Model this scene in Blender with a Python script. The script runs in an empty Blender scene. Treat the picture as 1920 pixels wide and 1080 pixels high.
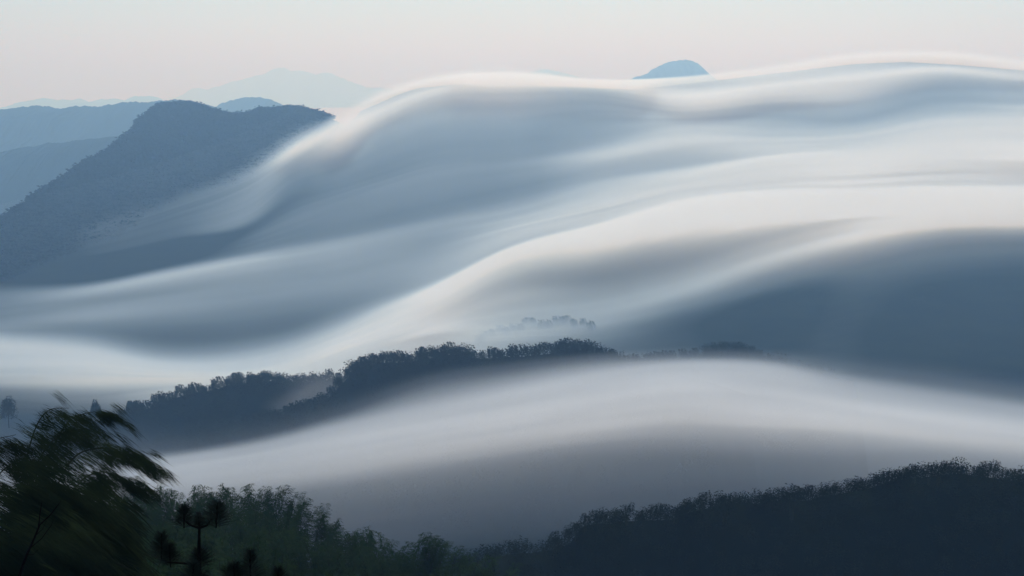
import bpy, math, random
import numpy as np
R = math.radians
sc = bpy.context.scene
C = sc.collection
rng = np.random.default_rng(7)
random.seed(7)

# ------------------------------------------------------------------ camera
F = 2667.0; PITCH = math.atan(360 / F)
cam_d = bpy.data.cameras.new('camera'); cam = bpy.data.objects.new('camera', cam_d); C.objects.link(cam)
cam_d.lens = 36 * F / 1920; cam_d.sensor_width = 36
cam_d.clip_start = 0.5; cam_d.clip_end = 90000
cam.location = (0, 0, 0); cam.rotation_euler = (R(90) - PITCH, 0, 0)
sc.camera = cam
# ------------------------------------------------------------------ light
SUN_EL, SUN_AZ = 38.0, 4.0            # degrees; azimuth to the right of the view direction (+Y)
w = bpy.data.worlds.new('World'); sc.world = w; w.use_nodes = True
nt = w.node_tree; bg = nt.nodes['Background']
sky = nt.nodes.new('ShaderNodeTexSky'); sky.sky_type = 'NISHITA'; sky.sun_disc = False
sky.sun_elevation = R(SUN_EL); sky.sun_rotation = R(SUN_AZ); sky.altitude = 900
sky.air_density = 1.0; sky.dust_density = 1.0; sky.ozone_density = 2.5
wb = nt.nodes.new('ShaderNodeVectorMath'); wb.operation = 'MULTIPLY'; wb.inputs[1].default_value = (.86, 1.015, 1.15)   # white balance
nt.links.new(sky.outputs[0], wb.inputs[0]); nt.links.new(wb.outputs[0], bg.inputs[0]); bg.inputs[1].default_value = 0.108
sd = bpy.data.lights.new('sun', 'SUN'); sd.energy = 4.1; sd.angle = R(0.5); sd.color = (1, .91, .79)
so = bpy.data.objects.new('sun', sd); C.objects.link(so)
so.rotation_euler = (R(-(90 - SUN_EL)), 0, R(-SUN_AZ))
so.location = (0, 0, 900)
sc.view_settings.view_transform = 'Standard'; sc.view_settings.look = 'None'
sc.view_settings.gamma = 1; sc.view_settings.use_curve_mapping = False
sc.view_settings.exposure = -0.2
cy = sc.cycles
cy.max_bounces = 12; cy.diffuse_bounces = 1; cy.glossy_bounces = 1; cy.transmission_bounces = 1
cy.volume_bounces = 10; cy.transparent_max_bounces = 12
cy.use_denoising = True; cy.use_adaptive_sampling = False
cy.sample_clamp_indirect = 4.0

# ------------------------------------------------------------------ helpers
cP, sP = math.cos(PITCH), math.sin(PITCH)
def at(u, v, D):
    """world point at forward distance D (metres along +Y) seen at photo pixel u, v"""
    u = np.asarray(u, float); v = np.asarray(v, float); D = np.asarray(D, float)
    a = (u - 960) / F; b = -(v - 540) / F
    dy = cP + b * sP; dz = -sP + b * cP
    u, v, D = np.broadcast_arrays(a / dy, dz / dy, D)
    return np.stack([u * D, D, v * D], -1)

def pchip(x, y, q):
    x = np.asarray(x, float); y = np.asarray(y, float); q = np.asarray(q, float)
    h = np.diff(x)[(slice(None),) + (None,) * (y.ndim - 1)]; d = np.diff(y, axis=0) / h
    m = np.zeros_like(y); m[0] = d[0]; m[-1] = d[-1]
    p = d[:-1] * d[1:]; w1 = 2 * h[1:] + h[:-1]; w2 = h[1:] + 2 * h[:-1]
    with np.errstate(all='ignore'):
        hm = (w1 + w2) / (w1 / d[:-1] + w2 / d[1:])
    m[1:-1] = np.where(p > 0, hm, 0)
    i = np.clip(np.searchsorted(x, q) - 1, 0, len(x) - 2)
    sh = (slice(None),) + (None,) * (y.ndim - 1)
    hh = (x[i + 1] - x[i])[sh]; t = np.clip((q - x[i])[sh] / hh, 0, 1)
    return ((2*t**3 - 3*t**2 + 1) * y[i] + (t**3 - 2*t**2 + t) * hh * m[i]
            + (-2*t**3 + 3*t**2) * y[i + 1] + (t**3 - t**2) * hh * m[i + 1])

def crom(x, y, q):                                   # smooth (Catmull-Rom like) through the points
    x = np.asarray(x, float); y = np.asarray(y, float); q = np.asarray(q, float)
    m = np.gradient(y, x, axis=0)
    i = np.clip(np.searchsorted(x, q) - 1, 0, len(x) - 2)
    sh = (slice(None),) + (None,) * (y.ndim - 1)
    hh = (x[i + 1] - x[i])[sh]; t = np.clip((q - x[i])[sh] / hh, 0, 1)
    return ((2*t**3 - 3*t**2 + 1) * y[i] + (t**3 - 2*t**2 + t) * hh * m[i]
            + (-2*t**3 + 3*t**2) * y[i + 1] + (t**3 - t**2) * hh * m[i + 1])

def vnoise(x, y, seed=0):                            # smooth 2-D value noise, -1..1
    g = np.random.default_rng(seed).uniform(-1, 1, (128, 128))
    xi = np.floor(x).astype(int); yi = np.floor(y).astype(int)
    fx = x - xi; fy = y - yi; fx = fx*fx*(3-2*fx); fy = fy*fy*(3-2*fy)
    G = lambda a, b: g[a % 128, b % 128]
    return (G(xi, yi)*(1-fx) + G(xi+1, yi)*fx)*(1-fy) + (G(xi, yi+1)*(1-fx) + G(xi+1, yi+1)*fx)*fy

def mesh(name, V, Fq, mat=None, smooth=False, tris=False):
    """one mesh from numpy arrays; faces all quads (or all triangles)"""
    V = np.ascontiguousarray(V, np.float32).reshape(-1, 3); Fq = np.ascontiguousarray(Fq, np.int32)
    k = Fq.shape[1]
    me = bpy.data.meshes.new(name)
    me.vertices.add(len(V)); me.vertices.foreach_set('co', V.ravel())
    me.loops.add(Fq.size); me.loops.foreach_set('vertex_index', Fq.ravel())
    me.polygons.add(len(Fq)); me.polygons.foreach_set('loop_start', np.arange(0, Fq.size, k, dtype=np.int32))
    if smooth: me.polygons.foreach_set('use_smooth', np.ones(len(Fq), bool))
    me.update(calc_edges=True); me.validate()
    if mat: me.materials.append(mat)
    return me

def obj(name, me, parent=None, loc=None, **props):
    o = bpy.data.objects.new(name, me); C.objects.link(o)
    if parent: o.parent = parent
    if loc is not None: o.location = [float(c) for c in loc]
    for k, v in props.items(): o[k] = v
    return o

def grid_faces(n, m, off=0):
    i = np.arange(n * m).reshape(n, m) + off
    return np.stack([i[:-1, :-1], i[:-1, 1:], i[1:, 1:], i[1:, :-1]], -1).reshape(-1, 4)

# ------------------------------------------------------------------ materials
def foliage(name, c1, c2, scale, rough=.75, spec=.12, thin=0.0):
    m = bpy.data.materials.new(name); m.use_nodes = True; t = m.node_tree; b = t.nodes['Principled BSDF']
    tc = t.nodes.new('ShaderNodeTexCoord'); n = t.nodes.new('ShaderNodeTexNoise'); n.inputs['Scale'].default_value = scale
    n.inputs['Detail'].default_value = 3
    r = t.nodes.new('ShaderNodeValToRGB'); r.color_ramp.elements[0].position = .35; r.color_ramp.elements[1].position = .68
    r.color_ramp.elements[0].color = (*c1, 1); r.color_ramp.elements[1].color = (*c2, 1)
    t.links.new(tc.outputs['Object'], n.inputs['Vector']); t.links.new(n.outputs[0], r.inputs[0]); t.links.new(r.outputs[0], b.inputs['Base Color'])
    b.inputs['Roughness'].default_value = rough; b.inputs['Specular IOR Level'].default_value = spec
    if thin:                                          # thin leaves let some light through
        tr = t.nodes.new('ShaderNodeBsdfTranslucent'); mx = t.nodes.new('ShaderNodeMixShader'); mx.inputs[0].default_value = thin
        t.links.new(r.outputs[0], tr.inputs[0]); t.links.new(b.outputs[0], mx.inputs[1]); t.links.new(tr.outputs[0], mx.inputs[2])
        t.links.new(mx.outputs[0], t.nodes['Material Output'].inputs['Surface'])
    return m
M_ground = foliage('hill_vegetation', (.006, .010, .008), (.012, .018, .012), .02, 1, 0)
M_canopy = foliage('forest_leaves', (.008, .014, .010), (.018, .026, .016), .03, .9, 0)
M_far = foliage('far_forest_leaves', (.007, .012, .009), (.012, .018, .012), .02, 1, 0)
M_leaf = foliage('bamboo_leaves', (.012, .034, .017), (.032, .072, .028), .35, .8, .03, .4)
M_near = foliage('windblown_leaves', (.008, .016, .012), (.030, .048, .022), .8, .8, .03, .3)
M_needle = foliage('pine_needles', (.012, .019, .015), (.030, .040, .030), 9, .9, .03)
M_culm = foliage('culm_bark', (.016, .022, .014), (.028, .034, .02), 4, .8, .02)
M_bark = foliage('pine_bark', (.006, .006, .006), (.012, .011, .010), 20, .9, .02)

def vol(name, color, dens, g, rayleigh=False):
    m = bpy.data.materials.new(name); m.use_nodes = True; t = m.node_tree
    t.nodes.remove(t.nodes['Principled BSDF'])
    p = t.nodes.new('ShaderNodeVolumePrincipled'); t.links.new(p.outputs[0], t.nodes['Material Output'].inputs['Volume'])
    p.inputs['Color'].default_value = (*color, 1); p.inputs['Density'].default_value = dens
    p.inputs['Anisotropy'].default_value = g
    if rayleigh: p.inputs['Absorption Color'].default_value = (1, 1, 1, 1)
    return m

# ------------------------------------------------------------------ setting: valley floor and hills
g = 40
xx, yy = np.meshgrid(np.linspace(-34000, 34000, 60), np.concatenate([np.linspace(-3000, 3000, 20), np.linspace(3600, 42000, 50)]))
zz = -620 + 18 * vnoise(xx / 2500, yy / 2500, 3)
obj('valley_floor', mesh('valley_floor', np.stack([xx, yy, zz], -1), grid_faces(*xx.shape), M_ground, True), kind='structure')

def hill(name, pts, D, depth, zlow, rough=1.0, umin=None, back=None, seed=1, step=2.0, bulge=1.5, mat=None):
    """a real hill: skyline traced at distance D, front slope coming 'depth' metres nearer, back slope behind"""
    pts = np.array(pts, float); us = np.arange(pts[0, 0], pts[-1, 0] + .1, step)
    vs = crom(pts[:, 0], pts[:, 1], us)
    px = D / F
    cr = at(us, vs, D)
    cr[:, 2] += rough * px * (1.2 * vnoise(us / 23, us * 0 + seed, seed) + .8 * vnoise(us / 9, us * 0, seed + 1) + 1.1 * vnoise(us / 3.1, us * 0, seed + 4))
    rows = []
    for k in np.linspace(-1, 1, 41):                # -1 back, 0 crest, 1 toe in front
        a = abs(k)
        dd = (depth if k > 0 else (back or depth)) * a * (-1 if k > 0 else 1)
        fall = (zlow - cr[:, 2]) * (a ** bulge)
        P = cr.copy(); s = (D + dd) / D if k > 0 else 1
        P[:, 1] += dd; P[:, 2] += fall
        relief = depth * .035 * min(1, a * 4) * (1 - a) * (vnoise(us / 70, us * 0 + k * 5 + seed, seed + 2) + .5 * vnoise(us / 28, us * 0 + k * 12, seed + 3))
        P[:, 2] += relief
        rows.append(P)
    return obj(name, mesh(name, np.array(rows), grid_faces(41, len(us)), mat or M_ground, True), kind='structure'), us, np.array(rows)

hill('far_mountain', [(250,205),(300,196),(345,178),(372,165),(385,167),(400,172),(430,163),(452,152),(480,143),(505,136),(518,130),(527,127),(538,134),(560,133),(590,141),(608,137),(640,148),(680,160),(740,168),(820,176),(900,180)], 28500, 5000, -620, .9, seed=11)
hill('distant_hills', [(-120,215),(0,208),(40,200),(70,193),(100,191),(125,187),(150,193),(190,186),(215,185),(240,190),(265,181),(285,184),(310,194),(350,205)], 19000, 4000, -620, .8, seed=15)
hill('distant_peak', [(900,165),(960,142),(1000,134),(1022,129),(1045,134),(1090,146),(1150,170)], 27000, 3000, -620, .5, seed=17)
hill('table_mountain', [(1060,230),(1120,185),(1172,152),(1192,144),(1215,136),(1228,127),(1252,117),(1275,113),(1296,113),(1308,117),(1320,128),(1335,142),(1380,175),(1450,220)], 9500, 1500, -620, 1.0, seed=19)
hill('rear_hill', [(300,240),(360,215),(400,202),(425,190),(450,184),(470,183),(500,187),(530,195),(560,206),(620,232),(700,260)], 6800, 1200, -620, 1.1, seed=21)
hill('left_range', [(-260,200),(-160,205),(-60,199),(0,207),(15,204),(40,200),(75,199),(110,204),(150,198),(190,198),(230,193),(270,191),(310,189),(350,189),(375,194),(400,200),(440,230),(500,280)], 5200, 1500, -560, 1.4, seed=23)
hill('left_spur', [(-260,330),(-100,305),(0,287),(45,276),(90,268),(150,263),(200,258),(245,255),(300,258),(360,300)], 3700, 900, -520, 1.6, seed=25)

# main mountain: one slope facing the viewer, from the nearby valley to a crest 2.8 km away
CREST = np.array([(-300,520),(-160,470),(0,418),(40,392),(80,362),(130,330),(165,305),(200,288),(232,262),(252,245),(262,228),(280,212),(300,199),(330,196),(352,197),(375,201),(405,210),(440,217),(462,215),(480,208),(510,207),(545,204),(565,205),(590,212),(615,220),(650,236),(680,206),(710,194),(740,180),(780,166),(850,158),(930,156),(1020,160),(1180,168),(1280,158),(1400,144),(1500,132),(1600,120),(1700,116),(1800,122),(1920,132),(2100,150),(2300,175)], float)
def D_T(u, v):
    base = np.exp(np.log(2900) + (np.log(1080) - np.log(2900)) * np.clip((v - 150) / 550, -.2, 1.0)) - np.clip(v - 700, 0, None) * .12
    return base * (1 + .006 * vnoise(u / 170, v / 90, 5))
us = np.arange(-300, 2301, 5.0); cv = np.interp(us, CREST[:, 0], CREST[:, 1])
rows = []
for k in np.linspace(1, 0, 12):                     # back slope
    P = at(us, cv, D_T(us, cv)); P[:, 1] += 900 * k; P[:, 2] -= 500 * k ** 1.3; rows.append(P)
for k in np.linspace(0, 1, 91)[1:]:
    v = cv + (860 - cv) * k; rows.append(at(us, v, D_T(us, v)))
P = rows[-1].copy(); P[:, 2] -= 260; rows.append(P)
obj('main_mountain', mesh('main_mountain', np.array(rows), grid_faces(len(rows), len(us)), M_ground, True), kind='structure')

# ------------------------------------------------------------------ cloud volumes
def slab(name, us, Pf, Pb, mat):
    """closed body between a front and a back grid"""
    n, m = Pf.shape[:2]
    V = np.concatenate([Pf.reshape(-1, 3), Pb.reshape(-1, 3)]); o = n * m
    Ff = grid_faces(n, m)[:, ::-1]; Fb = grid_faces(n, m, o)
    i = np.arange(n * m).reshape(n, m); loop = np.concatenate([i[0, :-1], i[:-1, -1], i[-1, :0:-1], i[:0:-1, 0]])
    nx = np.roll(loop, -1); S = np.stack([loop, nx, nx + o, loop + o], -1)
    return mesh(name, V, np.concatenate([Ff, Fb, S]), mat, True)

def lin(g):
    g = np.asarray(g, float) / 255; return np.where(g < .04045, g / 12.92, ((g + .055) / 1.055) ** 2.4)

def cloud_body(name, cols, Dfun, sigma, L_cloud, L_back, mat, sub=7, streak=.0, back=0.0, seed=31, u0=-220, u1=2140, **props):
    st = np.array(sorted(cols)); A = np.array([cols[s] for s in st], float)      # stations x rows x (v, level)
    us = np.arange(u0, u1, 8.0); nr = A.shape[1]
    T = crom(st, A, np.clip(us, st[0], st[-1]))                                   # us x rows x 2
    r = np.linspace(0, nr - 1, (nr - 1) * sub + 1)
    T = np.moveaxis(T, 1, 0); Q = pchip(np.arange(nr), T, r)                       # r x us x 2
    v = np.maximum.accumulate(Q[..., 0], 0); G = Q[..., 1]
    U = np.broadcast_to(us, v.shape)
    rr = np.broadcast_to(r[:, None], v.shape)
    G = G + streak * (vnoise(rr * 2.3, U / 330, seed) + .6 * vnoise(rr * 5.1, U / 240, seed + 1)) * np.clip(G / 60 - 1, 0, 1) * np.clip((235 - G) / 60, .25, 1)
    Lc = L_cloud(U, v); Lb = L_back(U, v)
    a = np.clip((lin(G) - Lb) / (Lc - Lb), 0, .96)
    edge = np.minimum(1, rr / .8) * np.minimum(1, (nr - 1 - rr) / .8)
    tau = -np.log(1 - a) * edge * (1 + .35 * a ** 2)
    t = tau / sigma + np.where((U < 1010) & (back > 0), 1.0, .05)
    D = Dfun(U, v)
    # distance is measured along +Y; length along the ray is a little more
    Pf = at(U, v, D - t); Pb = at(U, v, D + back * np.clip(t / 30, 0, 1))
    return obj(name, slab(name, us, Pf, Pb, mat), **props)

MID = {
 0: [(383,20),(470,20),(480,20),(488,20),(495,20),(500,20),(505,20),(510,20),(522,52),(562,133),(588,125),(602,133),(616,142),(650,194),(680,194),(700,187),(715,185),(730,150),(745,120),(765,100),(860,90)],
 160: [(343,20),(432,104),(445,102),(455,98),(465,94),(480,88),(490,20),(500,20),(520,44),(545,169),(568,140),(590,156),(618,124),(656,194),(680,203),(700,198),(715,203),(735,165),(755,140),(775,110),(860,90)],
 320: [(298,20),(385,118),(398,116),(410,112),(425,108),(445,102),(465,20),(480,44),(495,77),(515,181),(548,147),(570,152),(632,101),(680,191),(695,202),(705,203),(712,207),(720,196),(740,185),(775,160),(860,120)],
 480: [(238,20),(322,162),(335,156),(350,152),(375,148),(400,142),(425,98),(442,114),(465,116),(487,180),(520,152),(550,147),(622,107),(668,181),(690,198),(700,201),(710,201),(720,200),(740,190),(775,160),(860,120)],
 545: [(208,20),(283,209),(293,202),(305,173),(325,149),(350,128),(385,112),(415,127),(448,120),(479,171),(510,149),(540,150),(610,109),(650,175),(675,200),(690,201),(700,201),(710,200),(730,190),(770,160),(860,120)],
 640: [(188,20),(219,187),(232,210),(250,213),(285,187),(320,138),(355,130),(378,133),(430,128),(462,168),(495,151),(530,151),(580,128),(617,185),(640,207),(655,209),(665,203),(680,200),(700,195),(740,180),(860,150)],
 720: [(146,20),(178,205),(188,196),(208,206),(245,172),(285,144),(330,133),(350,140),(412,129),(445,163),(475,151),(510,155),(555,147),(580,195),(610,208),(630,206),(645,203),(655,200),(670,195),(720,180),(860,150)],
 800: [(126,20),(152,207),(164,201),(174,206),(205,182),(250,151),(305,140),(328,143),(395,131),(428,160),(455,149),(490,163),(530,169),(548,213),(580,210),(605,208),(620,212),(635,200),(650,195),(700,180),(860,150)],
 960: [(117,20),(142,232),(155,232),(165,206),(192,184),(240,152),(290,144),(310,147),(360,136),(400,172),(420,184),(435,191),(457,189),(472,232),(500,200),(545,179),(600,182),(625,185),(640,175),(700,150),(860,130)],
 1120: [(143,20),(152,230),(160,232),(167,196),(186,170),(220,160),(265,162),(290,189),(325,166),(355,188),(385,200),(397,198),(415,200),(432,232),(465,211),(530,156),(582,172),(612,160),(640,125),(700,95),(860,100)],
 1280: [(138,20),(147,207),(160,200),(182,210),(207,198),(222,187),(236,189),(262,198),(302,178),(330,205),(348,203),(358,204),(373,208),(390,232),(415,232),(497,166),(542,177),(580,123),(620,77),(690,80),(860,90)],
 1440: [(112,20),(131,205),(148,205),(162,209),(188,199),(213,170),(245,184),(262,194),(285,199),(300,209),(325,206),(340,207),(355,209),(375,232),(400,232),(448,190),(486,197),(530,133),(590,40),(690,72),(860,95)],
 1600: [(84,20),(107,205),(122,199),(145,208),(180,197),(222,161),(240,179),(256,195),(270,200),(290,207),(315,209),(335,210),(352,210),(372,232),(395,225),(416,208),(446,212),(482,169),(540,95),(670,68),(860,100)],
 1760: [(80,20),(103,208),(117,192),(130,207),(158,173),(185,159),(205,171),(228,197),(250,205),(280,208),(305,208),(326,206),(345,206),(366,232),(390,231),(408,214),(423,215),(448,169),(500,110),(650,20),(860,95)],
 1920: [(93,20),(119,207),(132,203),(145,202),(166,174),(188,176),(205,194),(222,201),(250,206),(285,213),(305,211),(325,204),(345,206),(368,232),(390,232),(405,213),(419,218),(441,164),(490,105),(630,20),(860,90)],
}
NEAR = {
 0: [(740,60),(830,75),(890,140),(910,145),(935,140),(1000,112),(1070,86),(1150,20)],
 160: [(760,60),(835,78),(885,150),(910,155),(935,150),(1000,117),(1070,86),(1150,20)],
 320: [(790,60),(840,83),(862,162),(890,170),(920,160),(980,132),(1060,101),(1150,20)],
 480: [(772,60),(812,74),(838,160),(865,170),(900,167),(945,127),(1030,106),(1150,20)],
 640: [(738,60),(770,79),(800,161),(835,175),(880,174),(920,136),(1010,106),(1130,20)],
 800: [(692,60),(715,84),(765,165),(805,178),(850,178),(895,141),(990,104),(1120,20)],
 960: [(668,60),(690,89),(730,168),(780,181),(825,178),(870,145),(975,100),(1100,20)],
 1120: [(656,60),(671,94),(703,170),(750,180),(800,182),(850,146),(965,102),(1080,20)],
 1280: [(648,60),(664,90),(686,170),(730,181),(785,182),(845,143),(950,102),(1060,20)],
 1440: [(652,60),(668,93),(692,169),(740,178),(790,185),(850,143),(930,106),(1040,20)],
 1600: [(660,60),(690,86),(722,156),(762,180),(800,185),(855,143),(920,114),(1020,20)],
 1760: [(675,60),(713,89),(746,152),(786,182),(820,182),(852,151),(910,119),(1010,20)],
 1920: [(700,60),(738,93),(772,157),(806,180),(832,180),(862,157),(920,116),(1010,20)],
}
S_MID, S_NEAR = .016, .035
M_mid = vol('cloud_mist', (.50, .72, 1.0), S_MID * 1.38, .46, True)
M_nearfog = vol('valley_mist', (.68, .82, 1.0), S_NEAR * 1.21, .46, True)
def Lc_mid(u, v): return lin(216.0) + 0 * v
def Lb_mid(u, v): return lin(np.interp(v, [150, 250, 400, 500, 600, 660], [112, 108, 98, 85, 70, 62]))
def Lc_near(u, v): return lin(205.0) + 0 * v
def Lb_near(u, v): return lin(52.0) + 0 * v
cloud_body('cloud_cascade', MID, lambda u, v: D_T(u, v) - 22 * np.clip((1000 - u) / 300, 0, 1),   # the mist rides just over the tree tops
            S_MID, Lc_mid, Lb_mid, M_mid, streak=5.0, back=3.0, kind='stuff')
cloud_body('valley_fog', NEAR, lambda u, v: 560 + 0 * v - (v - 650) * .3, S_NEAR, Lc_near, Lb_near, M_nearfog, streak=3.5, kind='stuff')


# ------------------------------------------------------------------ vegetation builders
def leaf_quads(P, Dv, W, length, width, droop=0.0, rg=rng):
    """one narrow two-triangle blade (a kite) per row: P base, Dv direction, W side vector"""
    n = len(P); L = (length * np.ones(n))[:, None]; w_ = (width * np.ones(n))[:, None]
    tip = P + Dv * L; tip[:, 2] -= droop * L[:, 0]
    mid = P + Dv * L * .45; mid[:, 2] -= droop * .25 * L[:, 0]
    V = np.stack([P, mid + W * w_ * .5, tip, mid - W * w_ * .5], 1).reshape(-1, 3)
    return V, np.arange(4 * n).reshape(n, 4)

def unit(a): return a / np.maximum(np.linalg.norm(a, axis=-1, keepdims=True), 1e-9)

def tube(path, rad, sides=6):
    path = np.asarray(path, float); rad = np.broadcast_to(rad, len(path))
    d = unit(np.gradient(path, axis=0)); ref = np.array([.31, .92, .22]); a = unit(np.cross(d, ref)); b = np.cross(d, a)
    th = np.linspace(0, 2 * math.pi, sides, endpoint=False)
    V = path[:, None] + rad[:, None, None] * (np.cos(th)[None, :, None] * a[:, None] + np.sin(th)[None, :, None] * b[:, None])
    n = len(path); i = np.arange(n * sides).reshape(n, sides); j = np.roll(i, -1, 1)
    return V.reshape(-1, 3), np.stack([i[:-1], j[:-1], j[1:], i[1:]], -1).reshape(-1, 4)

def join(parts):
    Vs, Fs, o = [], [], 0
    for V, Fq in parts: Vs.append(V); Fs.append(Fq + o); o += len(V)
    return np.concatenate(Vs), np.concatenate(Fs)

def crown_clump(rg, H, Rr, n, leaf, lean=(0, 0), plumes=5):
    """crown of many leaf clumps: several leaning plumes, narrow above, wide below (about 6-8 m trees and bamboo seen from afar)"""
    parts = []
    for k in range(plumes):
        a = rg.uniform(0, 2 * math.pi); rad = Rr * rg.uniform(0, .75)
        hx, hy = rad * math.cos(a), rad * math.sin(a); hh = H * rg.uniform(.72, 1.0) if k else H
        m = n // plumes
        t = rg.beta(1.5, 1.2, m); rr = Rr * (.5 * np.sqrt(np.clip(1.02 - t, 0, 1)) + .10) * rg.uniform(.35, 1, m) * (.75 + .5 * np.sin(t * 17 + k) ** 2)
        th = rg.uniform(0, 2 * math.pi, m)
        P = np.stack([hx + rr * np.cos(th) + lean[0] * H * t ** 2.2, hy + rr * np.sin(th) + lean[1] * H * t ** 2.2, hh * (.18 + .82 * t)], 1)
        Dv = unit(np.stack([np.cos(th) + lean[0], np.sin(th), rg.uniform(-.4, .7, m)], 1)); W = unit(np.cross(Dv, rg.normal(size=(m, 3))))
        parts.append(leaf_quads(P, Dv, W, leaf * rg.uniform(.6, 1.3, m), leaf * rg.uniform(.3, .6, m), .25))
    return join(parts)

# ------------------------------------------------------------------ forest that reads as one mass on the far slopes
def far_forest(name, n, ufun, vfun, Dfun, size, seed, mat):
    rg = np.random.default_rng(seed); u = ufun(rg, n); v = vfun(rg, u, n); P = at(u, v, Dfun(u, v))
    base = []
    for q in range(6):
        V, Fq = crown_clump(rg, 1.0, .55, 44, .42, (rg.uniform(-.12, .12), 0), 3); base.append((V, Fq))
    parts = []
    s = size * rg.uniform(.6, 1.25, n)
    for q in range(6):
        idx = np.where(np.arange(n) % 6 == q)[0]; V, Fq = base[q]
        a = rg.uniform(0, 6.283, len(idx)); ca, sa = np.cos(a)[:, None], np.sin(a)[:, None]
        X = V[None, :, 0] * ca - V[None, :, 1] * sa; Y = V[None, :, 0] * sa + V[None, :, 1] * ca; Z = np.broadcast_to(V[None, :, 2], X.shape)
        W = np.stack([X, Y, Z], -1) * s[idx, None, None] + P[idx, None, :]; W[..., 2] -= .35 * s[idx, None]
        FF = Fq[None] + (np.arange(len(idx)) * len(V))[:, None, None]
        parts.append((W.reshape(-1, 3), FF.reshape(-1, 4)))
    V, Fq = join(parts)
    return obj(name, mesh(name, V, Fq, mat), kind='stuff')
cvf = lambda u: np.interp(u, CREST[:, 0], CREST[:, 1])
def v_main(rg, u, n):
    f = rg.uniform(0, 1, n) ** 1.5; return cvf(u) + 1 + f * np.interp(u, [0, 300, 640], [110, 190, 40])
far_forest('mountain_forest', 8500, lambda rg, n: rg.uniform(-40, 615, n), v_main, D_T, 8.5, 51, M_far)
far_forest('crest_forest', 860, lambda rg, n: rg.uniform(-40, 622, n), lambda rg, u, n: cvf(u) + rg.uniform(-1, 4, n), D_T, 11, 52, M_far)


# ------------------------------------------------------------------ nearer wooded ridges
def ridge_line(name, pts, D, depth, zlow, H, seed, back=200):
    """ground of a wooded ridge: its crest lies below the traced tree tops"""
    pts = [(a, b + .62 * H / D * F) for a, b in pts]
    return hill(name, pts, D, depth, zlow, .5, back=back, seed=seed, step=6, bulge=1.25)
RA = [(150,850),(230,838),(300,824),(380,802),(430,792),(480,777),(540,764),(590,744),(620,724),(640,702),(665,677),(700,664),(760,660),(810,652),(850,646),(900,654),(960,650),(1000,648),(1040,642),(1080,636),(1110,643),(1150,655),(1180,662),(1230,672),(1300,690),(1400,720)]
RB = [(-120,900),(60,820),(150,790),(200,768),(230,766),(255,757),(280,748),(320,732),(350,722),(400,715),(430,705),(470,700),(500,698),(560,701),(600,698),(625,696),(670,708),(760,760)]
RD = [(1150,700),(1200,664),(1260,658),(1320,650),(1360,640),(1390,640),(1420,655),(1480,668),(1600,700)]
RE = [(700,1100),(760,1062),(820,1058),(880,1034),(960,1014),(1000,1010),(1040,1004),(1070,992),(1090,968),(1150,955),(1200,950),(1270,945),(1290,936),(1340,925),(1380,917),(1430,918),(1470,910),(1520,912),(1570,900),(1640,888),(1690,873),(1740,868),(1800,862),(1860,870),(1920,878),(2000,892),(2120,915)]
GA = ridge_line('wooded_ridge', RA, 700, 120, -290, 8, 61)
GB = ridge_line('wooded_shoulder', RB, 780, 130, -330, 8, 63)
GD = ridge_line('misty_shoulder', RD, 830, 120, -330, 8, 65)
GE = ridge_line('near_ridge', RE, 240, 140, -225, 3.8, 67)

def protos(n, H, Rr, cnt, leaf, lean, seed, mat, plumes=5):
    rg = np.random.default_rng(seed); out = []
    for q in range(n):
        l_ = (lean[0] * rg.uniform(.5, 1.3), lean[1]); V, Fq = crown_clump(rg, H, Rr, cnt, leaf, l_, plumes)
        t = np.linspace(0, .9, 7); cs = []
        for k in range(3):
            a = k * 2.1; cs.append(tube(np.stack([(.15 + .3 * t) * Rr * math.cos(a) + l_[0] * H * t ** 2.2, (.15 + .3 * t) * Rr * math.sin(a), H * t - 1.5 * (t == 0)], 1), .06 * (1.1 - t), 4))
        Vc, Fc = join(cs)
        out.append((mesh('culm', Vc, Fc, M_culm), mesh('foliage', V, Fq, mat)))
    return out
ONES = 'first second third fourth fifth sixth seventh eighth ninth tenth eleventh twelfth thirteenth fourteenth fifteenth sixteenth seventeenth eighteenth nineteenth'.split()
TENS = 'twenty thirty forty fifty sixty seventy eighty ninety'.split()
def ordinal(n):
    if n < 20: return ONES[n - 1]
    t, o = divmod(n, 10); w_ = TENS[t - 2]
    return (w_[:-1] + 'ieth') if o == 0 else w_ + '-' + ONES[o - 1]
def clump(pair, P, H, s_, label, group, rz=0.0):
    o = bpy.data.objects.new('bamboo_clump', None); C.objects.link(o); o.location = (P[0], P[1], P[2] - H * s_); o.scale = (s_,) * 3
    o.rotation_euler.z = rz; o['label'] = label; o['category'] = 'bamboo'; o['group'] = group
    obj('culm', pair[0], o); obj('foliage', pair[1], o)
def ground_v(pts, u): p = np.array(pts); return crom(p[:, 0], p[:, 1], np.atleast_1d(float(u)))[0]
def line_up(protos_, pts, D, u0, u1, gap, H, label, group, seed, jit=3.0, dj=6, smin=.8, smax=1.15):
    rg = np.random.default_rng(seed); u = u0; n = 0
    while u < u1:
        n += 1; s_ = rg.uniform(smin, smax); v = ground_v(pts, u) + rg.uniform(-jit, jit); d = D + rg.uniform(-dj, dj)
        clump(protos_[rg.integers(len(protos_))], at(u, v, d), H, s_, label % ordinal(n), group, rg.uniform(-.5, .5))
        u += gap * rg.uniform(.6, 1.4)
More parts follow.
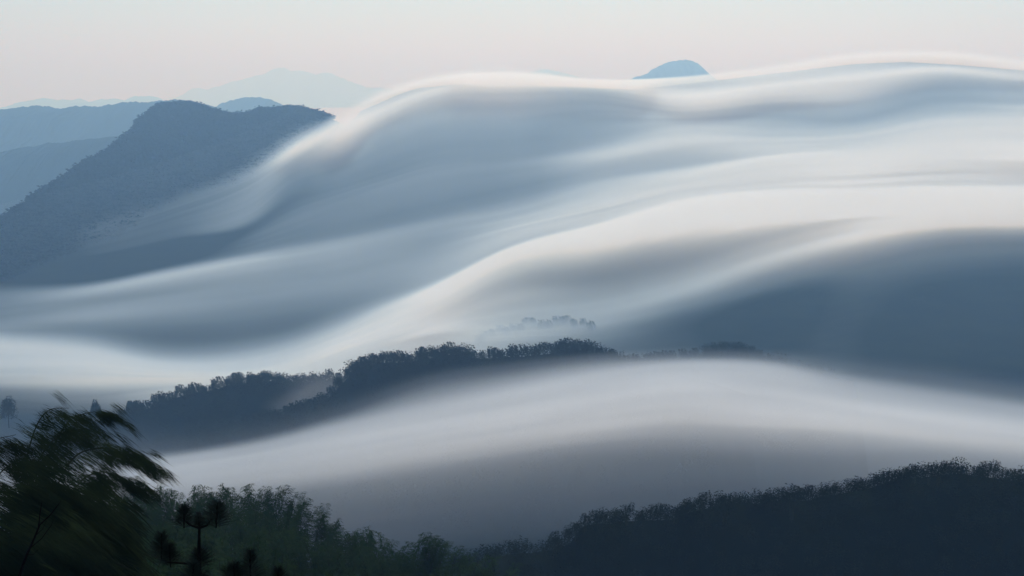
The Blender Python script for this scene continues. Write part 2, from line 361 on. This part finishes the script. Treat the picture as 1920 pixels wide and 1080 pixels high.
def mass(name, G_, u0, u1, n, H, kmax, seed, mat, cnt=150, leaf=.9, sink=.25, lean=-.15):
    """the woods of a ridge: crowns standing all over its front slope, one mass"""
    us_, rows_ = G_[1], G_[2]; rg = np.random.default_rng(seed)
    base = [crown_clump(rg, H, H * .45, cnt, leaf, (lean * rg.uniform(.2, 1.2), 0), 4) for q in range(6)]
    u = rg.uniform(u0, u1, n); k = 19 + kmax * rg.uniform(0, 1, n) ** 1.3; a = np.clip((u - us_[0]) / (us_[1] - us_[0]), 0, len(us_) - 1.01)
    i0 = k.astype(int); fi = (k - i0)[:, None]; j0 = a.astype(int); fj = (a - j0)[:, None]
    P = (rows_[i0, j0] * (1 - fi) + rows_[i0 + 1, j0] * fi) * (1 - fj) + (rows_[i0, j0 + 1] * (1 - fi) + rows_[i0 + 1, j0 + 1] * fi) * fj
    P[:, 2] -= sink * H; parts = []
    for q in range(6):
        idx = np.where(np.arange(n) % 6 == q)[0]; V, Fq = base[q]
        W = V[None] * rg.uniform(.7, 1.15, (len(idx), 1, 1)) + P[idx][:, None]
        parts.append((W.reshape(-1, 3), (Fq[None] + (np.arange(len(idx)) * len(V))[:, None, None]).reshape(-1, 4)))
    V, Fq = join(parts); obj(name, mesh(name, V, Fq, mat), kind='stuff')

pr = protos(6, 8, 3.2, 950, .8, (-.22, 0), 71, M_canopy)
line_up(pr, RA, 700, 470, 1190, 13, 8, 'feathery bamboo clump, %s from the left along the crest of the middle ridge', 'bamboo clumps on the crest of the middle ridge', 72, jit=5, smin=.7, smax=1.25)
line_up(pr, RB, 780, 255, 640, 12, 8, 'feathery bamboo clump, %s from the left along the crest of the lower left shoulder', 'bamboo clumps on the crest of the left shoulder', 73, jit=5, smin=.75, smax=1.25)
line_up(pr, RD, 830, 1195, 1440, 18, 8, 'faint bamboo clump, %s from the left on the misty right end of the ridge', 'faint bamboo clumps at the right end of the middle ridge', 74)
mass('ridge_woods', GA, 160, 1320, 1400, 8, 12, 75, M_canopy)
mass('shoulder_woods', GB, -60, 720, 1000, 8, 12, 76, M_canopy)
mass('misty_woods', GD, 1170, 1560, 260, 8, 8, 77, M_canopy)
# clumps that just stick out of the fog above the ridge
CL = [(902,626),(914,618),(926,613),(938,607),(948,609),(962,604),(976,603),(990,592),(1003,592),(1016,597),(1028,596),(1042,590),(1054,589),(1066,588),(1080,594),(1094,594),(1108,598)]
rg = np.random.default_rng(78)
for k, (u, v) in enumerate(CL):
    D = float(D_T(np.array(u), np.array(v + 12.))) - 20
    clump(pr[k % 6], at(u, v + 3, D), 8, rg.uniform(1.2, 1.5), 'pale bamboo clump, %s from the left of those sticking out of the fog' % ordinal(k + 1), 'bamboo clumps sticking out of the fog')
# lone round trees at the left end
def round_tree(u, v, D, H, label, seed, wid=.42):
    rg = np.random.default_rng(seed); top = at(u, v, D)
    o = bpy.data.objects.new('round_tree', None); C.objects.link(o); o.location = (top[0], top[1], top[2] - H); o['label'] = label; o['category'] = 'tree'
    V, Fq = crown_clump(rg, H, H * wid, 3600, .8, (.05, 0), 8); obj('crown', mesh('crown', V, Fq, M_canopy), o)
    V, Fq = tube([(0, 0, -3), (0, 0, H * .3), (.2, 0, H * .7)], np.array([.28, .22, .1])); obj('trunk', mesh('trunk', V, Fq, M_bark), o)
round_tree(177, 749, 770, 12, 'small round-topped dark tree standing alone left of the lower shoulder, above the windblown bamboo', 81, .26)
round_tree(246, 751, 840, 8, 'pale round tree in the mist at the left foot of the lower shoulder', 82, .42)
round_tree(14, 742, 760, 15, 'wide hazy tree at the far left edge, behind the windblown bamboo', 83, .38)
# right foreground ridge
pe = protos(5, 3.8, 1.7, 1300, .26, (.10, 0), 91, M_canopy, 6)
line_up(pe, RE, 240, 1040, 1935, 20, 3.8, 'dim bamboo clump, %s from the left along the crest of the lower right hill', 'bamboo clumps on the crest of the lower right hill', 92, jit=9, dj=5, smin=.7, smax=1.3)
mass('near_ridge_woods', GE, 720, 2000, 2600, 3.8, 20, 93, M_canopy, 200, .33, .3, .1)

# ------------------------------------------------------------------ bamboo slope in the left foreground
SK = [(-60,900),(0,905),(120,905),(200,905),(250,912),(300,908),(345,918),(372,908),(410,925),(445,912),(480,925),(520,935),(560,950),(590,965),(620,985),(650,983),(690,992),(712,997),(755,1003),(780,1000),(810,1012),(840,1030),(880,1042),(930,1052),(965,1075),(1040,1110)]
def bamboo_culm(rg, H=11.0, lean=1.6, dens=1.0, leaf=.30, width=.05):
    """one culm: upright cane, tip drooping with the wind, branches in two ranks with drooping leaves"""
    t = np.linspace(0, 1, 26); yaw = rg.uniform(-.6, .6)
    path = np.stack([lean * t ** 3 * math.cos(yaw), lean * t ** 3 * math.sin(yaw), H * (t - .05 * t ** 6)], 1)
    culm = tube(path, .035 * (1 - .85 * t) + .004, 5)
    parts = []
    z0 = .45; nn = int(44 * dens); rank = rg.uniform(0, math.pi)
    for k in range(nn):
        f = z0 + (1 - z0) * (k + .5) / nn; p = np.array([np.interp(f, t, path[:, c]) for c in range(3)])
        for sgn in (-1, 1):
            az = rank + (0 if sgn > 0 else math.pi) + rg.normal(0, .5); bl = (.35 + 1.35 * (1 - f) ** .7) * rg.uniform(.7, 1.15)
            m = max(4, int(11 * bl)); q = np.linspace(.15, 1, m)
            B = p + np.stack([np.cos(az) * bl * q + .12 * q, np.sin(az) * bl * q, bl * (.75 * q - .62 * q ** 2)], 1)
            B = np.repeat(B, 2, 0); n = len(B)
            Dv = unit(np.stack([math.cos(az) * .8 + rg.normal(0, .35, n) + .35, math.sin(az) * .8 + rg.normal(0, .35, n), rg.uniform(-.75, .15, n)], 1))
            W = unit(np.cross(Dv, [0, 0, 1]) + rg.normal(0, .3, (n, 3)))
            parts.append(leaf_quads(B, Dv, W, leaf * rg.uniform(.6, 1.2, n), width * rg.uniform(.7, 1.2, n), .25))
    return culm, join(parts)
def bamboo_proto(seed, culms, spread, H=11.0, **kw):
    rg = np.random.default_rng(seed); cs, ls = [], []
    for k in range(culms):
        c_, l_ = bamboo_culm(rg, H * rg.uniform(.82, 1) if k else H, **kw); off = np.array([rg.uniform(-spread, spread), rg.uniform(-spread, spread), 0]) * (k > 0)
        cs.append((c_[0] + off, c_[1])); ls.append((l_[0] + off, l_[1]))
    V, Fq = join(cs); a = mesh('culm', V, Fq, M_culm); V, Fq = join(ls); return a, mesh('foliage', V, Fq, M_leaf)
pb = [bamboo_proto(101 + q, 4, 1.3) for q in range(5)]
def put_bamboo(proto, P, H, label, group, rz, sc_=1.0, tilt=0.0):
    o = bpy.data.objects.new('bamboo', None); C.objects.link(o); o.location = (P[0], P[1], P[2] - H * sc_)
    o.rotation_euler = (0, tilt, rz); o.scale = (sc_,) * 3; o['label'] = label; o['category'] = 'bamboo'; o['group'] = group
    obj('culm', proto[0], o); obj('foliage', proto[1], o)
skv = lambda u: crom(np.array(SK)[:, 0], np.array(SK)[:, 1], np.atleast_1d(np.asarray(u, float)))
def slope_D(row, u): return 128 - 15 * row - 30 * np.clip((420 - u) / 400, 0, 1)
rg = np.random.default_rng(110)
for row in range(6):
    u = (232 if row == 0 else 60) + rg.uniform(0, 20); umax = 950 + row * 20; n_ = 0
    while u < umax:
        v = float(skv(u)[0]) + row * 30 + rg.uniform(-9, 9) - (21 if u < 600 else 6); D = float(slope_D(row, u)) + rg.uniform(-3, 3)
        if v > 1120: u += 40; continue
        n_ += 1
        lab, grp = (('green feathery bamboo, %s from the left along the skyline of the foreground slope' % ordinal(n_), 'bamboo along the skyline of the foreground slope') if row == 0 else
                    ('dark bamboo, %s from the left in the %s row below the foreground skyline' % (ordinal(n_), ordinal(row)), 'bamboo on the foreground slope below its skyline'))
        put_bamboo(pb[rg.integers(5)], at(u, v, D), 11, lab, grp, rg.uniform(0, 6.28), rg.uniform(.85, 1.1), rg.normal(0, .06))
        u += rg.uniform(13, 24) * (128 / D) * (1.0 if row == 0 else 1.25)
# its ground: passes under the bamboo and rises to the viewer's feet
us = np.arange(-500, 1500, 20.0); rows = []
for k in np.linspace(0, 1, 40):
    r_ = -1.5 + k * 8.6; v = skv(np.clip(us, -60, 1040)) + np.clip(us - 1040, 0, None) * .5 + r_ * 30 + 30
    D = np.maximum(slope_D(r_, us), 6); P = at(us, v, D); P[:, 2] -= 11; rows.append(P)
first = rows[0].copy(); first[:, 1] += 60; first[:, 2] -= 130; rows.insert(0, first)
last = rows[-1].copy(); last[:, 1] = -20; last[:, 2] = -12; rows.append(last)
obj('bamboo_slope', mesh('bamboo_slope', np.array(rows), grid_faces(len(rows), len(us)), M_ground, True), kind='structure')

# ------------------------------------------------------------------ the big windblown bamboo at the left
def plume(rg, pts, D, rad, n, leafl=.40, leafw=.010, dirn=(1, 0, -.42), mat=M_near):
    """a bent cane top traced through pixels: cane and the long leaves streaming from it downwind"""
    pts = np.array(pts, float); t = np.linspace(0, 1, 30); uv = crom(np.linspace(0, 1, len(pts)), pts, t); P = at(uv[:, 0], uv[:, 1], D + np.linspace(0, 1.2, 30))
    cane = tube(P, np.linspace(.028, .005, 30), 5)
    s_ = rg.uniform(.0, 1, n) ** .8; base = np.stack([np.interp(s_, t, P[:, c]) for c in range(3)], 1)
    r_ = rad * (1.05 - .6 * s_)[:, None]; off = rg.normal(size=(n, 3)) * r_ * [.75, .8, .5]; off[:, 0] += r_[:, 0] * .45
    off[:, 2] -= .32 * np.abs(off[:, 0])
    # leaves gather in small tufts on twigs
    k = max(8, n // 26); tuft = rg.integers(0, k, n); c = off[rg.integers(0, n, k)]; off = c[tuft] * .8 + off * .28
    sb = s_[rg.integers(0, n, k)][tuft]; base2 = np.stack([np.interp(np.clip(sb + rg.normal(0, .012, n), 0, 1), t, P[:, c_]) for c_ in range(3)], 1)
    Bp = base2 + off
    tang = np.array(dirn, float) + rg.normal(0, .10, (k, 3))[tuft] + rg.normal(0, .10, (n, 3)); tang[:, 2] -= .35 * np.clip(off[:, 0], 0, 1.5)
    Dv = unit(tang); W = unit(np.cross(Dv, [0, 1, 0]) + rg.normal(0, .35, (n, 3)))
    lv = leaf_quads(Bp, Dv, W, leafl * rg.uniform(.6, 1.35, n), leafw * rg.uniform(.6, 1.3, n), .22)
    # twigs from cane to tufts
    return cane, lv
def big_bamboo(name, label, plumes, D, seed, base_uv, n=2600, **kw):
    rg = np.random.default_rng(seed); b = at(base_uv[0], base_uv[1], D)
    o = bpy.data.objects.new(name, None); C.objects.link(o); o.location = b; o['label'] = label; o['category'] = 'bamboo'; o['group'] = 'windblown bamboo at the lower left'
    cs, ls = [], []
    for pts, rad, d, m in plumes:
        c_, l_ = plume(rg, pts, D + d, rad, int(n * m * 1.5), **kw); cs.append(c_); ls.append(l_)
    V, Fq = join(cs); obj('culm', mesh('culm', V - b, Fq, M_culm), o)
    V, Fq = join(ls); obj('foliage', mesh('foliage', V - b, Fq, M_near), o)
big_bamboo('bamboo', 'tall dark bamboo bowing to the right in the wind, its plume over the fog', [
    ([(60,1120),(90,960),(135,862),(190,840),(232,850),(262,872)], .34, 0, .55),
    ([(80,1120),(105,980),(150,905),(190,885),(222,895),(245,912)], .28, .5, .35),
    ([(60,1120),(80,1000),(110,930),(150,900),(190,905)], .42, .9, .5)], 27, 121, (70, 1180))
big_bamboo('bamboo', 'tallest windblown bamboo at the left, its top streaming above the lower shoulder', [
    ([(20,1120),(35,960),(50,860),(70,795),(95,768),(130,765)], .45, 0, .42),
    ([(50,1120),(60,960),(90,860),(125,795),(160,775),(195,772)], .38, .8, .3),
    ([(30,1120),(50,930),(80,850),(120,812),(165,805)], .42, -.6, .32)], 30, 122, (40, 1180))
big_bamboo('bamboo', 'leftmost windblown bamboo, dark foliage cut by the left edge of the picture', [
    ([(-80,1120),(-80,960),(-60,880),(-20,830),(30,815)], .45, 0, .5),
    ([(-60,1120),(-50,980),(-10,900),(30,865),(70,855)], .5, 1.0, .6)], 26, 123, (-60, 1180))
big_bamboo('bamboo', 'low dark windblown bamboo filling the lower left corner', [
    ([(-40,1220),(-20,1080),(10,980),(50,930),(90,925)], .7, 0, 1.3),
    ([(20,1220),(60,1080),(100,1000),(140,965),(180,960)], .6, .8, 1.2),
    ([(30,1260),(80,1120),(120,1055),(160,1030),(200,1030)], .6, 1.2, 1.0),
    ([(-80,1260),(-60,1120),(-30,1050),(30,1000),(90,995)], .8, -1, 1.4),
    ([(-30,1290),(10,1180),(60,1110),(110,1080),(160,1075)], .7, -1.5, 1.2)], 22, 124, (60, 1290), leafw=.02)

# ------------------------------------------------------------------ young pine and bare shrub close to the viewer
def pine():
    rg = np.random.default_rng(131); D = 11.0; b = at(374, 1180, D)
    o = bpy.data.objects.new('young_pine', None); C.objects.link(o); o.location = b
    o['label'] = 'small dark pine with upright candle shoots at the bottom, in front of the bamboo'; o['category'] = 'pine'
    W_ = lambda pts: [tuple(at(u, v, D + d)) for u, v, d in pts]
    V, Fq = tube(W_([(374,1180,0),(374,1080,0),(373,1030,0),(374,985,0)]), np.array([.022,.02,.016,.011])); obj('trunk', mesh('trunk', V - b, Fq, M_bark), o)
    for pts in ([(372,1058,0),(340,1056,.05),(310,1054,.1)], [(374,990,0),(358,985,.05),(345,975,.08)], [(374,990,0),(388,985,-.05),(398,972,-.08)], [(374,1075,0),(420,1092,.1),(468,1086,.2)], [(374,1110,0),(430,1115,-.1),(520,1100,-.15)]):
        V, Fq = tube(W_(pts), np.linspace(.012, .006, 3)); obj('branch', mesh('branch', V - b, Fq, M_bark), o)
    for u, v, d, ht, hw, tip in ((345,972,.08,30,24,948),(405,968,-.08,36,30,943),(374,975,0,22,13,962),(303,1030,.1,34,26,1000),(320,1050,.1,22,26,1022),(376,1052,.05,20,28,1030),(470,1072,.2,34,26,1032),(440,1082,.1,22,30,1060),(522,1092,-.1,30,26,1066),(362,1085,-.1,26,30,1058)):
        c0 = at(u, v + ht * .6, D + d); c1 = at(u + rg.uniform(-3, 3), tip, D + d)
        n = 560; t = rg.uniform(0, .95, n)[:, None]; P = c0 + (c1 - c0) * t; a = rg.uniform(0, 6.283, n)
        up = .8 * t[:, 0] + .5 + rg.normal(0, .18, n); Dv = unit(np.stack([np.cos(a), np.sin(a), up], 1)); Wd = unit(np.cross(Dv, rg.normal(size=(n, 3))))
        L = 1.45 * hw / F * (D) * (1.15 - .8 * t[:, 0]) * rg.uniform(.75, 1.2, n)
        V1, F1 = leaf_quads(P, Dv, Wd, L, .0036, .12); obj('needles', mesh('needles', V1 - b, F1, M_needle), o)
        V2, F2 = tube([c0, c0 * .35 + c1 * .65, c1], np.array([.006, .009, .004])); obj('candle', mesh('candle', V2 - b, F2, M_bark), o)
pine()
def shrub():
    D = 9.0; b = at(30, 1180, D); o = bpy.data.objects.new('bare_shrub', None); C.objects.link(o); o.location = b
    o['label'] = 'thin leafless shrub with forked twigs in the lower left corner'; o['category'] = 'shrub'
    W_ = lambda pts: [tuple(at(u, v, D)) for u, v in pts]
    for nm, pts, r0, r1 in (('stem', [(30,1180),(36,1080),(50,1040),(64,1010),(74,985)], .011, .006), ('twig', [(74,985),(95,965),(108,948),(114,940)], .005, .0015), ('twig', [(72,990),(74,970),(77,950),(78,942)], .005, .0015),
                            ('twig', [(56,1028),(78,1010),(96,985),(100,975)], .004, .0015), ('twig', [(66,1005),(80,992),(88,975)], .003, .001), ('twig', [(50,1040),(62,1040),(72,1030)], .003, .001)):
        V, Fq = tube(W_(pts), np.linspace(r0, r1, len(pts)), 5); obj(nm, mesh(nm, V - b, Fq, M_bark), o)
shrub()

# bank of low cloud filling the far valleys, its top just under eye level
us = np.linspace(-9000, 16000, 90); ys = np.linspace(7600, 24000, 60); XX, YY = np.meshgrid(us, ys)
ed = np.clip(np.minimum.reduce([(XX + 9000) / 2500, (16000 - XX) / 2500, (YY - 7600) / 1500, (24000 - YY) / 3000]), 0, 1); ed = ed * ed * (3 - 2 * ed)
TH = 8 + 210 * ed * (.8 + .2 * vnoise(XX / 2600, YY / 1500, 44)); Zt = -255 + TH * .45 + 25 * vnoise(XX / 3000, YY / 1200, 45)
obj('far_cloud_bank', slab('far_cloud_bank', us, np.stack([XX, YY, Zt - TH], -1), np.stack([XX, YY, Zt], -1), vol('far_cloud', (.85, .95, 1.0), .0006, .5, True)), kind='stuff')

# small wisp of mist caught between the shoulder and the middle ridge
def wisp(name, u, v, D, w_, h_, thick, tilt, sigma, seed):
    """a lens of mist, thickest in the middle and thinning to nothing at its rim"""
    q = np.linspace(-1, 1, 41); A, B = np.meshgrid(q, q); c = at(u, v, D)
    rho = np.clip(A ** 2 + B ** 2 + .25 * vnoise(A * 2 + 9, B * 2 + 9, seed), 0, 1); t = thick * (1 - rho) ** 2 + .02
    X = c[0] + w_ * A * math.cos(tilt) + h_ * B * math.sin(tilt); Z = c[2] + w_ * A * math.sin(tilt) - h_ * B * math.cos(tilt)
    obj(name, slab(name, q, np.stack([X, c[1] - t, Z], -1), np.stack([X, c[1] + t, Z], -1), vol(name, (.74, .85, 1.0), sigma, .5, True)), kind='stuff')
wisp('mist_wisp', 592, 738, 742, 32, 15, 9, .38, .012, 1)

# haze: the air itself
hz = vol('haze_air', (.32, .605, 1.0), 2.42e-4, .3, True)
x0, x1, y0, y1, z0, z1 = -36000, 36000, -4000, 44000, -700, 760
V = np.array([(x, y, z) for z in (z0, z1) for y in (y0, y1) for x in (x0, x1)], float)
Q = np.array([(0, 2, 3, 1), (4, 5, 7, 6), (0, 1, 5, 4), (2, 6, 7, 3), (0, 4, 6, 2), (1, 3, 7, 5)])
obj('haze', mesh('haze', V, Q, hz), kind='stuff')
